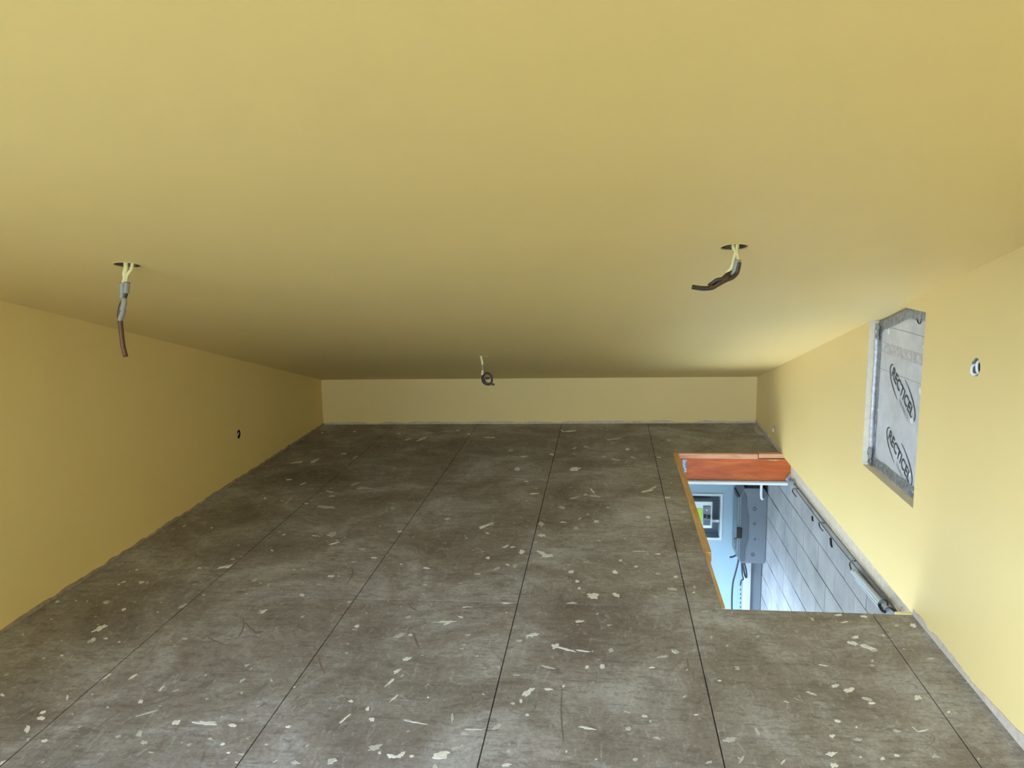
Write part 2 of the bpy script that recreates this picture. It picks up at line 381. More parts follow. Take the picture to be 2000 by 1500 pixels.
# ---- the room below
Z0 = -2.75
lw = struct(link('wall_lower_far', box(WX-.2, XB+.2, YF, YF+.2, Z0, -.02), 'lowpaint'), 'bluish white wall of the room below the hatch')
n0, n1_ = ony(1352, 968, YF), ony(1405, 1050, YF)
NX0, NX1, NZ1, NZ0 = 0.62, n1_.x, n0.z, n1_.z
cut(lw, [box(NX0, NX1, YF-.1, YF+.12, NZ0, NZ1)])
bw = struct(link('wall_lower_right', box(XB+.005, XB+.2, 2.0, YF, Z0, 0.02), 'mortar'), 'whitewashed concrete block wall below the hatch')
link('plaster_band', box(XB-.002, XB+.005, 2.0, YF, -.165, .0), 'plaster', bw)
bh, bl, jt = .191, .39, .005
for r in range(9):
    zt = -.17-r*(bh+jt)
    y = YF-.002-(0 if r % 2 else .2)
    if r % 2 == 0:
        link('block', box(XB, XB+.02, y+.0, YF-.002, zt-bh, zt, bev=.003), 'block', bw)
        y -= jt
    while y > 2.6:
        y0 = max(y-bl, 2.5)
        link('block', box(XB+random.uniform(-.0015, .0015), XB+.02, y0, y, zt-bh, zt, bev=.003), 'block', bw); y = y0-jt
wll = struct(link('wall_lower_left', box(WX-.2, WX, 1.8, YF, Z0, -HB), 'white'), 'bluish white side wall of the room below')
cut(wll, [box(WX-.4, WX+.1, W2[0], W2[1], W2[2], W2[3])])
struct(link('wall_lower_near', box(WX-.2, XB+.2, 1.6, 1.8, Z0, -HB), 'white'), 'bluish white near wall of the room below')
struct(link('floor_lower', box(WX-.2, XB+.2, 1.6, YF+.2, Z0-.1, Z0), 'white'), 'pale floor of the room below')
struct(link('window_2', rect_frame(WX-.16, WX-.09, *W2, .06), 'white'), 'white framed window of the room below')
struct(link('ground', box(-600, 600, -600, 600, -3.4, -3.2), 'ground'), 'bare ground outside the house')

# meter in its wall niche
fr = struct(link('trim_1', None or (lambda b_: b_)(box(NX1, NX1+.022, YF-.006, YF+.0, NZ0-.022, NZ1+.022, box(NX0, NX1, YF-.006, YF, NZ1, NZ1+.022, box(NX0, NX1, YF-.006, YF, NZ0-.022, NZ0)))), 'trunk'), 'pale rim around the meter niche in the blue wall')
link('niche_back', box(NX0, NX1, YF+.1, YF+.12, NZ0, NZ1), 'greyplastic2', fr)
yM = YF-.03
m0, m1 = ony(1345, 979, yM), ony(1391, 1032, yM)
t = thing('electricity_meter', ((m0.x+m1.x)/2, YF+.05, m1.z), 'cream electricity meter with a green sticker in the niche of the blue wall', 'meter')
link('housing', box(m0.x-.08, m1.x, yM, YF+.1, m1.z, m0.z, bev=.008), 'cream_plastic', t)
a, c_ = ony(1356, 993, yM), ony(1371, 1020, yM)
tag(link('sticker', box(a.x, c_.x, yM-.003, yM+.001, c_.z, a.z), 'green_label', t), 'bright green sticker')
a, c_ = ony(1373, 988, yM), ony(1387, 1026, yM)
d_ = link('display_panel', box(a.x, c_.x, yM-.012, yM+.001, c_.z, a.z, bev=.004), 'greyplastic', t)
for q in ((1374, 1004, 1379, 1011), (1381, 1005, 1387, 1012)):
    a, c_ = ony(q[0], q[1], yM), ony(q[2], q[3], yM)
    link('breaker_switch', box(a.x, c_.x, yM-.022, yM-.012, c_.z, a.z, bev=.002), 'dark', t)
a, c_ = ony(1375, 1015, yM), ony(1386, 1024, yM)
link('dial_window', box(a.x, c_.x, yM-.014, yM-.0121, c_.z, a.z), 'smoked', t)
a = ony(1380, 995, yM); link('seal_knob', cyl((a.x, yM-.012, a.z), (0, -1, 0), .008, .006, n=16), 'cream_plastic', t)
a, c_ = ony(1391, 1016, YF+.02), ony(1405, 1019, YF+.02)
link('bracket_arm', box(m1.x-.01, NX1-.001, YF+.03, YF+.06, c_.z-.01, a.z), 'cream_plastic', t)

# grey cabinet on the block wall
yN = 6.96
def cq(zx, zy, y=yN): return ony(1260+zx/4.168, 860+zy/4.168, y)
cb = [cq(*q) for q in ((800, 390), (895, 395), (945, 480), (935, 1000), (800, 1000), (778, 960), (775, 480))]
xw = XB-.002
wal = max(q.x for q in cb); 
for q in cb: q.x += 0
t = thing('distribution_cabinet', (XB-.08, 7.1, cb[3].z), 'large grey plastic electrical cabinet mounted on the block wall', 'cabinet')
zt_, zb_ = cb[0].z, cb[4].z
def yz(x, z, y): return (x, y, z)
fx = min(q.x for q in cb)
side = [(fx, zt_-.07), (fx+.035, zt_), (xw-.03, zt_), (xw, zt_-.05), (xw, zb_+.01), (xw-.01, zb_), (fx+.02, zb_), (fx, zb_+.03)]
link('body', prism([(x, yN, z) for x, z in side], (0, YF-.01-yN, 0), bev=.004), 'greyplastic', t)
hh = zt_-zb_
plate = [(fx+.006, zt_-.075), (fx+.03, zt_-.02), (fx+.052, zt_-.10*hh-.02), (fx+.052, zt_-.27*hh), (fx+.075, zt_-.36*hh), (fx+.075, zt_-.68*hh), (fx+.05, zt_-.8*hh), (fx+.05, zb_+.02), (fx+.02, zb_+.012), (fx+.006, zb_+.04)]
link('door_flange', prism([(x, yN, z) for x, z in plate], (0, -.006, 0), bev=.002), 'greyplastic2', t)
door = link('door', box(fx-.016, fx, yN+.005, YF-.015, zb_+.05, zt_-.08, bev=.005), 'greyplastic', t)
link('door_window', box(fx-.02, fx-.0155, yN+.03, YF-.05, zb_+.3*hh, zt_-.14*hh), 'smoked', door)
link('latch', box(fx-.022, fx+.02, yN-.016, yN+.01, zb_+.34*hh, zb_+.48*hh, bev=.006), 'dark', door)
for zx, zy, r in ((900, 560, .016), (900, 680, .011), (903, 805, .009), (885, 930, .016)):
    q = cq(zx, zy); link('knockout', ringmesh((q.x-.01, yN-.004, q.z), (0, 1, 0), r*.6, r, .006, n=20), 'greyplastic2', t)
# cables above, below and the trunking
def onwall(px, py, off): return onx(px, py, XB-off)
t = thing('cable_gland', (XB-.09, 7.1, zt_), 'dark and white cable stubs entering the top of the grey cabinet', 'cable')
link('black_stub', box(fx+.04, fx+.066, 7.0, 7.04, zt_+.001, -.24), 'black_rubber', t)
tag(link('white_pipe', tube([(XB-.06, 6.935, -.24), (XB-.06, 6.935, zt_-.04), (XB-.045, 6.935, zt_-.09)], .012), 'white', t, smooth=True), 'white plastic pipe')
link('speckled_stub', box(fx+.078, fx+.105, 7.05, 7.1, zt_+.001, -.24), 'grey_sleeve', t)
yC = 7.0
P = lambda zx, zy, y=yC: ony(1260+zx/4.168, 860+zy/4.168, y)
bc = tube([P(785, 905), P(765, 935), P(755, 1000), P(735, 1080), P(715, 1160), P(707, 1260), P(706, 1380), P(708, 1500)], .0075)
t = thing('black_cable', P(708, 1500), 'long black cable hanging from the grey cabinet to below', 'cable')
link('hanging_run', bc, 'black_rubber', t, smooth=True)
link('bent_end', tube([P(768, 918), P(740, 935), P(715, 948), P(688, 952)], .0075), 'black_rubber', t, smooth=True)
t = thing('looped_cable', P(800, 1120), 'short black cable loop under the grey cabinet', 'cable')
link('loop', tube([P(790, 990), P(800, 1040), P(812, 1100), P(825, 1115), P(822, 1060), P(805, 990)], .008), 'black_rubber', t, smooth=True)
link('frayed_end', tube([P(785, 990), P(790, 1080), P(800, 1130), P(785, 1140), P(775, 1175)], .006), 'black_rubber', t, smooth=True)
t = thing('sagging_lead', P(730, 800), 'thin grey lead dangling from the front of the grey cabinet', 'lead')
link('plug', box(P(722, 790).x, P(738, 790).x, yC-.03, yC-.01, P(730, 830).z, P(730, 790).z, bev=.003), 'greyplastic2', t)
link('wire', tube([P(735, 825), P(738, 850), P(730, 890)], .003), 'dark_wire', t, smooth=True)
t = thing('bead_chain', P(775, 1400), 'thin dark bead chain hanging left of the white trunking', 'chain')
zc0, zc1 = P(776, 1180), P(776, 1480)
link('cord', tube([zc0, zc1], .0015, sm=0), 'grey_sleeve', t)
for k in range(9):
    q = zc0.lerp(zc1, k/8.5); link('bead', tube([q+Vector((0, 0, .007)), q, q-Vector((0, 0, .007))], lambda u: .0045 if .2 < u < .8 else .002, n=6, sm=2), 'black_rubber', t)
a, c_ = P(815, 1000, 7.1), P(862, 1000, 7.1)
t = thing('cable_trunking', (a.x, 7.1, -2.2), 'bright white trunking standing below the grey cabinet', 'trunking')
link('cover', box(a.x, c_.x, 7.08, 7.14, -2.2, zb_-.002, bev=.003), 'trunk', t)
link('base_channel', box(a.x+.003, c_.x-.003, 7.14, 7.2, -2.2, zb_-.002), 'white', t)
t = thing('grey_downpipe', (c_.x, 7.15, -2.2), 'flat grey duct beside the white trunking in the corner', 'duct')
link('duct_face', box(c_.x+.003, XB-.004, 7.1, 7.2, -2.2, zb_-.002, bev=.004), 'greyplastic', t)
link('duct_joint', box(c_.x+.02, c_.x+.024, 7.098, 7.101, -2.2, zb_-.002), 'greyplastic2', t)

# conduit rail along the top of the block wall
def wq(zx, zy, off=.012): return onx(1500+zx/4.285, 880+zy/4.285, XB-off)
t = thing('conduit_rail', wq(640, 820), 'thin twin cables clipped along the top of the block wall', 'cable')
l1 = [wq(205, 258), wq(395, 500), wq(640, 800), wq(880, 1100), wq(1090, 1360)]
l2 = [wq(235, 330), wq(345, 480), wq(590, 800), wq(830, 1090), wq(1000, 1300)]
link('upper_cable', tube(l1, .0038), 'cable_brown', t, smooth=True)
link('lower_cable', tube(l2, .0032), 'cable_brown', t, smooth=True)
for pts in ([(250, 320), (215, 318), (205, 338), (215, 360), (235, 385)], [(470, 608), (430, 600), (428, 625), (440, 650), (458, 672)], [(730, 925), (700, 925), (683, 945), (688, 970), (700, 1010)]):
    link('hook', tube([wq(*q, .018) for q in pts], .004, n=6), 'dark_wire', t, smooth=True)
link('far_cap', prism([wq(160, 250, .02), wq(205, 250, .02), wq(215, 290, .02), wq(190, 285, .02)], (.018, 0, 0)), 'galv', t)
for k, (zx, zy, s) in enumerate(((365, 567, .012), (520, 765, .02), (748, 1062, .02))):
    q = wq(zx, zy, .01)
    pl = [(q.x, q.y+s*1.3, q.z+s*.9), (q.x, q.y+s*.2, q.z+s*1.1), (q.x, q.y-s*.5, q.z-s*.3), (q.x, q.y-s*1.4, q.z-s*1.3), (q.x, q.y+s*.4, q.z-s*.9)]
    tag(link('wall_plug', prism(pl, (.012, 0, 0), bev=.002), 'dark', origin=q), ('tiny dark plug on the block wall nearest the orange board', 'dark plug on the block wall midway along the twin cables', 'dark plug on the block wall at the end of the white pipes')[k], 'plug', 'plugs in the block wall')
t = thing('pipe_bundle', wq(850, 1180), 'pale plastic pipes tied together under the twin cables', 'pipes')
for k, (a, c_, r) in enumerate((((715, 1010), (985, 1330), .014), ((745, 1075), (955, 1330), .011), ((735, 1020), (1010, 1330), .012))):
    link('pipe', tube([wq(*a, .03), wq(*c_, .03)], r, n=12, sm=0), 'trunk', t, smooth=False)
link('cable_tie', tube([wq(935, 1270, .05), wq(960, 1255, .055), wq(990, 1260, .05), wq(1000, 1290, .04)], .006), 'black_rubber', t, smooth=True)
link('cable_tie', tube([wq(930, 1275, .05), wq(935, 1310, .05), wq(960, 1345, .05), wq(985, 1350, .04)], .007), 'black_rubber', t, smooth=True)
link('cable_tie', tube([wq(990, 1330, .04), wq(1020, 1320, .045), wq(1055, 1340, .04), wq(1085, 1362, .02)], .007), 'black_rubber', t, smooth=True)
link('cable_tie', tube([wq(1100, 1365, .02), wq(1120, 1310, .02)], .002, sm=0), 'grey_sleeve', t)

# ---- bare plaster along the foot of the walls
def ragged_band(name, path, up_, n, hfun, out, th, mat, label):
    """strip standing on the wall foot: path a->b, ragged upper edge"""
    bm = bmesh.new(); a, b_ = Vector(path[0]), Vector(path[1]); out = Vector(out)
    rows = []
    for i in range(n+1):
        q = a.lerp(b_, i/n); h_ = hfun(i/n)
        rows.append([bm.verts.new(q), bm.verts.new(q+Vector((0, 0, h_))), bm.verts.new(q+out*th+Vector((0, 0, max(h_-.002, .001)))), bm.verts.new(q+out*th)])
    for r0, r1 in zip(rows, rows[1:]):
        for k in range(4): bm.faces.new((r0[k], r0[(k+1) % 4], r1[(k+1) % 4], r1[k]))
    bm.faces.new(rows[0]); bm.faces.new(rows[-1][::-1])
    return struct(link(name, bm, mat), label)
rn = random.Random(3)
wob = [rn.random() for _ in range(400)]
def hf(base, amp, f=60):
    def fn(u):
        i = u*f; k = int(i); return base+amp*(wob[k % 400]*(1-(i-k))+wob[(k+1) % 400]*(i-k))
    return fn
ragged_band('baseboard_far', ((XL, yf(XL), .0), (XR, yf(XR), 0)), 0, 160, hf(.008, .02, 45), (0, -1, 0), .004, 'plaster', 'ragged unpainted plaster edge at the foot of the far wall')
ragged_band('baseboard_left', ((XL, 1.2, 0), (XL, yf(XL)-.01, 0)), 0, 200, hf(.006, .014, 150), (1, 0, 0), .008, 'graveplaster', 'crumbling grey plaster edge at the foot of the left wall')
def hr(u):
    y = 1.2+u*(HY0-1.2); return max(.004, .012+.02*wob[int(u*60) % 400]*(y > 2.9)+max(0, (2.95-y))*.075*(0.9+.2*wob[int(u*25) % 400]))
ragged_band('baseboard_right', ((XR, 1.2, 0), (XR, HY0, 0)), 0, 120, hr, (-1, 0, 0), .004, 'plaster', 'whitish unpainted plaster edge at the foot of the right wall near the viewer')
ragged_band('trim_2', ((XR, HY1+.03, 0), (XR, YF-.01, 0)), 0, 40, hf(.02, .02, 20), (-1, 0, 0), .004, 'plaster', 'unpainted plaster edge in the far right corner')
# low plaster smear in the far right corner and by the hatch
def floor_blob(pts, z=.004): return prism([fl(*q, 0.0) for q in pts], (0, 0, z))
tag(link('plaster_lump', floor_blob([(1473, 828), (1475, 840), (1481, 848), (1492, 850), (1498, 858), (1502, 860), (1475, 828)], .006), 'plaster', origin=fl(1478, 838)), 'flat lump of plaster in the far right corner of the floor', 'plaster')
q = [onx(1764, 1196, XR-.03), ]
tag(link('plaster_offcut', box(XR-.07, XR-.004, HY0+.0, HY0+.022, -.03, .004, bev=.004), 'painted_wire', origin=(XR-.03, HY0, -.03)), 'small pale yellow offcut at the near right corner of the hatch', 'offcut')

# ------------------------------------------------------------------ foil faced insulation board in the wall recess
XI = XR+.0445
t = thing('insulation_board', (XI, (FY0+FY1)/2, FZ0), 'foil-faced insulation board set into the recess of the right wall', 'insulation')
face = link('foil_board', prism([(XI, FY0-.06, FZ0-.02), (XI, FY1+.02, FZ0-.02), (XI, FY1+.02, zc(XI, FY1+.02)-.006), (XI, yf(XI)-(FZ1+.01-.407)/CS, FZ1+.01), (XI, FY0-.06, FZ1+.01)], (.03, 0, 0)), 'foil', t)
def fq(zx, zy, off=.0): return onx(1640+zx/3.49, 580+zy/3.49, XI-off)
def tape(pts, off=.0015, th=.001): return prism([fq(*q, off) for q in pts], (th, 0, 0))
def clampz(p): p.z = min(p.z, zc(p.x, p.y)-.004); return p
link('tape_strip', tape([(255, 295), (585, 400), (578, 475), (255, 365)]), 'tape', t)
# top, far and bottom taped borders, crumpled
def crumple(pts_a, pts_b, n, off, amp):
    bm = bmesh.new(); A = []; B = []; Cc = []
    for i in range(n+1):
        u = i/n
        a = Vector(pts_a[0]).lerp(Vector(pts_a[1]), u); b_ = Vector(pts_b[0]).lerp(Vector(pts_b[1]), u)
        e = lambda: rn.uniform(-amp, amp)
        A.append(bm.verts.new(a+Vector((-off-abs(e()), e(), e()*.5)))); Cc.append(bm.verts.new((a+b_)/2+Vector((-off-abs(e())*1.5, e(), e())))); B.append(bm.verts.new(b_+Vector((-off-abs(e())*.3, e(), e()))))
    for r0, r1 in ((A, Cc), (Cc, B)):
        for i in range(n): bm.faces.new((r0[i], r0[i+1], r1[i+1], r1[i]))
    bmesh.ops.solidify(bm, geom=bm.faces[:], thickness=.0012)
    return bm
link('tape_border', crumple(((XI, FY1-.004, FZ0+.02), (XI, FY1-.004, 1.17)), ((XI, FY1-.05, FZ0+.02), (XI, FY1-.05, 1.165)), 30, .002, .004), 'tape', t)
link('tape_border', crumple(((XI, FY1-.01, FZ0+.006), (XI, FY0-.02, FZ0+.006)), ((XI, FY1-.03, FZ0+.055), (XI, FY0-.02, FZ0+.06)), 30, .002, .004), 'tape', t)
kx = zc(XI, FY1)
def top_at(y): return min(FZ1, zc(XI, y))-.006
yk = yf(XI)-(FZ1-.413)/CS
link('tape_border', crumple(((XI, FY1, top_at(FY1)), (XI, yk, FZ1-.006)), ((XI, FY1-.005, top_at(FY1)-.055), (XI, yk, FZ1-.055)), 16, .002, .003), 'tape', t)
link('tape_border', crumple(((XI, yk, FZ1-.004), (XI, FY0-.02, FZ1-.004)), ((XI, yk, FZ1-.052), (XI, FY0-.02, FZ1-.05)), 16, .002, .003), 'tape', t)
# rolled foil bead in the far edge of the recess, from sill to head
link('foil_bead', tube([(XI-.012, FY1-.012, FZ0+.05), (XI-.014, FY1-.014, .75), (XI-.012, FY1-.013, 1.0), (XI-.014, FY1-.012, 1.15)], .011, n=10), 'tape', t, smooth=True)
tag(link('crumpled_corner', crumple(((XI-.012, FY1-.005, FZ0+.0), (XI-.012, FY1-.005, FZ0+.11)), ((XI-.012, FY1-.05, FZ0), (XI-.012, FY1-.04, FZ0+.1)), 12, .004, .010), 'tape', t), 'crumpled foil at the lower far corner')
tag(link('crumpled_corner', crumple(((XI-.012, FY1-.005, 1.10), (XI-.012, FY1-.005, 1.175)), ((XI-.012, FY1-.05, 1.1), (XI-.012, FY1-.05, 1.17)), 10, .004, .008), 'tape', t), 'crumpled foil at the upper far corner')
# printed lettering
def text_mesh(s, size, bold):
    cu = bpy.data.curves.new('txt', 'FONT'); cu.body = s; cu.size = size; cu.align_x = 'CENTER'; cu.align_y = 'CENTER'; cu.offset = bold; cu.resolution_u = 4
    o = bpy.data.objects.new('txt', cu); COL.objects.link(o); bpy.context.view_layer.update()
    me = bpy.data.meshes.new_from_object(o.evaluated_get(bpy.context.evaluated_depsgraph_get()))
    bpy.data.objects.remove(o); bpy.data.curves.remove(cu)
    bm = bmesh.new(); bm.from_mesh(me); bpy.data.meshes.remove(me); return bm
def to_face(bm, cy, cz, ang, off=.0018, sx=1.0, dx=0.0, dy=0.0):
    ca, sa = math.cos(ang), math.sin(ang)
    for v in bm.verts:
        x, y = v.co.x*sx+dx, v.co.y+dy
        r_, u_ = x*ca-y*sa, x*sa+y*ca
        v.co = Vector((XI-off, cy-r_, cz+u_))
    return bm
def arc(cy, cz, ang, a, b_, t0, t1, w, n=24):
    bm = bmesh.new(); L = []
    for i in range(n+1):
        u = i/n; th = math.radians(t0+(t1-t0)*u); ww = w*math.sin(math.pi*min(1, u*.8+.12))
        L.append([bm.verts.new((a*math.cos(th)+s*ww*math.cos(th), b_*math.sin(th)+s*ww*math.sin(th), 0)) for s in (-.5, .5)])
    for r0, r1 in zip(L, L[1:]): bm.faces.new((r0[0], r1[0], r1[1], r0[1]))
    return to_face(bm, cy, cz, ang, .0016)
for k, ((ax, ay), (bx, by)) in enumerate((((368, 520), (490, 785)), ((345, 950), (470, 1222)))):
    A, B = fq(ax, ay), fq(bx, by)
    Lr = -(B.y-A.y); Lu = B.z-A.z; ang = math.atan2(Lu, Lr); L = math.hypot(Lr, Lu)*1.12; cy, cz = (A.y+B.y)/2, (A.z+B.z)/2
    bm = text_mesh('RECTICEL', .074, .0016)
    w0 = max(v.co.x for v in bm.verts)-min(v.co.x for v in bm.verts)
    link('printed_lettering', to_face(bm, cy, cz, ang, sx=L/w0), 'ink', face)
    link('printed_swoosh', arc(cy, cz, ang, L*.6, .068, 150, 262, .012), 'ink', face)
    link('printed_swoosh', arc(cy, cz, ang, L*.6, .068, -28, 92, .012), 'ink', face)
    bm = text_mesh('insulation', .036, 0); w0 = max(v.co.x for v in bm.verts)-min(v.co.x for v in bm.verts)
    link('printed_lettering', to_face(bm, cy, cz, ang, sx=L*.45/w0, dx=L*.2, dy=-.05), 'faintink', face)
# pencil line, hook mark and plaster dabs on the foil
link('pencil_line', prism([fq(270, 185, .001), fq(595, 275, .001), fq(595, 279, .001), fq(270, 189, .001)], (.0005, 0, 0)), 'faintink', face)
link('pencil_line', prism([fq(262, 480, .001), fq(570, 600, .001), fq(570, 602, .001), fq(262, 482, .001)], (.0005, 0, 0)), 'faintink', face)
link('marker_hook', tube([fq(528, 145, .002), fq(535, 175, .002), fq(548, 180, .002), fq(560, 150, .002)], .003, n=6), 'ink', face)
for zx, zy, w_, h_ in ((336, 232, 9, 26), (492, 842, 12, 22), (548, 640, 7, 30), (546, 848, 7, 20), (265, 770, 5, 8), (570, 342, 5, 7), (480, 1212, 8, 14), (402, 1275, 7, 16), (500, 1340, 9, 16), (300, 660, 5, 8)):
    pts = [fq(zx+w_*math.cos(a)*rn.uniform(.7, 1.15), zy+h_*math.sin(a)*rn.uniform(.7, 1.15), .001) for a in [2*math.pi*i/9 for i in range(9)]]
    link('plaster_dab', prism(pts, (-.0015, 0, 0)), 'white', t)
# sill and far reveal of the recess, unpainted white plaster
struct(link('trim_3', box(XR+.001, XI, FY0+.0, FY1-.0, FZ0-.012, FZ0+.001), 'cream_white'), 'white plastered sill of the wall recess')
struct(link('trim_4', box(XR-.002, XI, FY1-.002, FY1+.006, FZ0, 1.19), 'cream_white'), 'white plastered far reveal of the wall recess')

# ------------------------------------------------------------------ socket boxes in the walls
def socket(c, sgn, r, label, wires, cup='grey_sleeve'):
    t = thing('socket_hole', (c.x, c.y, c.z-r), label, 'socket', 'open socket holes in the walls')
    link('back_box', ringmesh((c.x+sgn*.004, c.y, c.z), (sgn, 0, 0), r-.003, r+.0005, .045), cup, t)
    link('box_bottom', cyl((c.x+sgn*.047, c.y, c.z), (sgn, 0, 0), r, .003), 'dark', t)
    for mat, pts, rr in wires:
        link('wire', tube([(c.x+sgn*d, c.y+u, c.z+v) for d, u, v in pts], rr, n=8), mat, t, smooth=True)
    return t
socket(S_LEFT, -1, .033, 'round open socket hole with a wire loop in the left wall',
       [('white', [(.03, .03, -.002), (.01, .016, .006), (.004, -.006, .002), (.006, -.018, -.008), (.012, -.02, -.022), (.03, -.015, -.028)], .004),
        ('dark_wire', [(.035, .0, .03), (.02, .005, .014), (.02, -.01, .01), (.035, -.02, .02)], .004)], 'dark')
t = socket(S_RIGHT, 1, .034, 'round open socket hole with white wires beside the foil recess on the right wall',
       [('white', [(.03, .022, .004), (.004, .024, .004), (-.004, .022, -.008), (-.003, .017, -.026), (.012, .012, -.03)], .005),
        ('white', [(.03, -.004, .022), (.005, -.006, .02), (-.002, -.012, .004), (.004, -.012, -.018), (.03, -.005, -.026)], .005),
        ('dark_wire', [(.03, .005, .018), (.012, .008, .004), (.012, .004, -.012), (.03, .0, -.02)], .006)])
tag(link('screw', cyl((S_RIGHT.x-.003, S_RIGHT.y+.024, S_RIGHT.z+.012), (1, 0, 0), .005, .01, n=12), 'galv', t), 'bright metal fixing screw')
socket(S_FAR, 1, .026, 'small open socket hole low on the right wall in the far corner',
       [('white', [(.02, .01, -.01), (0, .004, -.014), (-.006, .0, -.02), (.0, -.012, -.024), (.02, -.015, -.02)], .006)])

# ------------------------------------------------------------------ cables hanging from the ceiling
def cable_thing(name, c, r, label):
    t = thing(name, c, label, 'cable', 'bare lamp cables hanging from the ceiling')
    nrm = Vector((0, 0, 1))
    bm = bmesh.new(); n = 36; L = []
    for rr, dz in ((r-.001, -.001), (r+.003, -.001), (r+.003, .002), (r-.001, .002)):
        L.append([bm.verts.new((c.x+rr*math.cos(2*math.pi*k/n), c.y+rr*math.sin(2*math.pi*k/n), zc(c.x+rr*math.cos(2*math.pi*k/n), c.y+rr*math.sin(2*math.pi*k/n))+dz)) for k in range(n)])
    for a in range(4):
        for k in range(n): bm.faces.new((L[a][k], L[a][(k+1) % n], L[(a+1) % 4][(k+1) % n], L[(a+1) % 4][k]))
    link('hole_rim', bm, 'paint', t)
    bm = bmesh.new(); L = []
    for rr, dz in ((r-.004, .003), (r-.0005, .003), (r-.0005, .1), (r-.004, .1)):
        L.append([bm.verts.new((c.x+rr*math.cos(2*math.pi*k/n), c.y+rr*math.sin(2*math.pi*k/n), zc(c.x+rr*math.cos(2*math.pi*k/n), c.y+rr*math.sin(2*math.pi*k/n))+dz)) for k in range(n)])
    for a in range(4):
        for k in range(n): bm.faces.new((L[a][k], L[a][(k+1) % n], L[(a+1) % 4][(k+1) % n], L[(a+1) % 4][k]))
    link('back_box', bm, 'hole_shade', t)
    return t
ORG = None
def hq(y, ox, oy, s): return lambda zx, zy, dy=0.0: ony(ox+zx/s, oy+zy/s, y+dy)
# left cable, hanging straight
t = cable_thing('hanging_cable', C1, .045, 'lamp cable hanging straight down from the ceiling near the left wall')
q = hq(C1.y, 150, 480, 6.25)
top = Vector((0, 0, .05))
link('painted_core', tube([q(600, 240)+top, q(602, 250), q(585, 330), q(590, 400), q(572, 455)], .0085), 'painted_wire', t, smooth=True)
link('painted_core', tube([q(700, 232)+top*.8, q(672, 268), q(640, 320), q(612, 375), q(600, 460)], .006), 'painted_wire', t, smooth=True)
link('sleeve', tube([q(562, 450), q(562, 520), q(558, 610), q(556, 645)], .0115, n=10), 'grey_sleeve', t, smooth=True)
link('sleeve', tube([q(612, 445, -.006), q(606, 500, -.006), q(602, 578, -.006)], .011, n=10), 'grey_sleeve', t, smooth=True)
link('dark_core', tube([q(600, 575), q(580, 640), q(545, 720), q(528, 790), q(520, 860), q(530, 920)], .008), 'dark_wire', t, smooth=True)
link('grey_core', tube([q(570, 640, -.008), q(578, 700, -.012), q(560, 770, -.016), q(566, 800, -.012), q(545, 860, -.008), q(530, 900)], .0095), 'grey_sleeve', t, smooth=True)
link('brown_core', tube([q(530, 890), q(536, 980), q(548, 1090), q(565, 1220), q(597, 1355)], .0085), 'brown_wire', t, smooth=True)
link('whisker', tube([q(525, 905), q(510, 920), q(503, 938)], .003, n=6), 'dark_wire', t, smooth=True)
# right cable, curling to the left
t = cable_thing('hanging_cable', C2, .043, 'twisted lamp cable curling sideways below the ceiling on the right')
q = hq(C2.y, 1320, 460, 12.5)
link('painted_core', tube([q(1380, 240)+top*.6, q(1400, 290), q(1455, 380), q(1420, 560), q(1385, 690), q(1345, 800), q(1240, 920)], .0058), 'painted_wire', t, smooth=True)
link('painted_core', tube([q(1500, 350)+top*.5, q(1490, 400), q(1510, 520), q(1515, 600)], .006), 'painted_wire', t, smooth=True)
link('grey_core', tube([q(1510, 590), q(1480, 700), q(1450, 820), q(1400, 920), q(1290, 1010), q(1200, 1060)], lambda u: .0125-.006*u, n=10), 'grey_sleeve', t, smooth=True)
link('dark_core', tube([q(1545, 655, -.006), q(1520, 800, -.006), q(1480, 920, -.006), q(1380, 1020, -.008), q(1240, 1080, -.008), q(1120, 1140), q(1000, 1210), q(880, 1275), q(700, 1290), q(560, 1280), q(395, 1255)], .0075), 'dark_wire', t, smooth=True)
link('dark_core', tube([q(1440, 600, .006), q(1410, 720, .006), q(1360, 850, .004), q(1260, 950, -.004), q(1130, 1060, -.01), q(1000, 1090, -.006), q(900, 1160), q(800, 1230)], .0068), 'dark_wire', t, smooth=True)
link('brown_core', tube([q(1380, 900, .01), q(1260, 1010, -.012), q(1150, 1100, -.01), q(1060, 1160, -.012), q(960, 1240, -.008), q(820, 1270, -.006)], .006), 'brown_wire', t, smooth=True)
# far cable, rolled into a coil
t = cable_thing('hanging_cable', C3, .03, 'thin lamp cable rolled into a coil near the far wall')
q = hq(C3.y-.02, 900, 670, 15)
link('painted_core', tube([q(575, 340)+top*.5, q(590, 400), q(620, 520), q(638, 630)], .0075), 'painted_wire', t, smooth=True)
link('dark_core', tube([q(636, 620), q(640, 720), q(636, 810)], .006), 'grey_sleeve', t, smooth=True)
link('painted_core', tube([q(636, 800), q(636, 860), q(625, 940)], .008), 'painted_wire', t, smooth=True)
link('coil', tube([q(640, 930), q(630, 1040), q(660, 1150), q(760, 1210), q(860, 1200), q(910, 1110), q(905, 1010), q(850, 920), q(760, 885), q(680, 930), q(650, 1010, -.01), q(680, 1120, -.012), q(750, 1180, -.012), q(850, 1190, -.012), q(985, 1222, -.012)], .0075), 'dark_wire', t, smooth=True)
link('grey_turn', tube([q(700, 960, .004), q(670, 1040, .004), q(690, 1120, .004), q(715, 1160, .004)], .011), 'grey_sleeve', t, smooth=True)
link('inner_turn', tube([q(720, 1000), q(760, 1040), q(800, 1030), q(850, 1030)], .007), 'dark_wire', t, smooth=True)

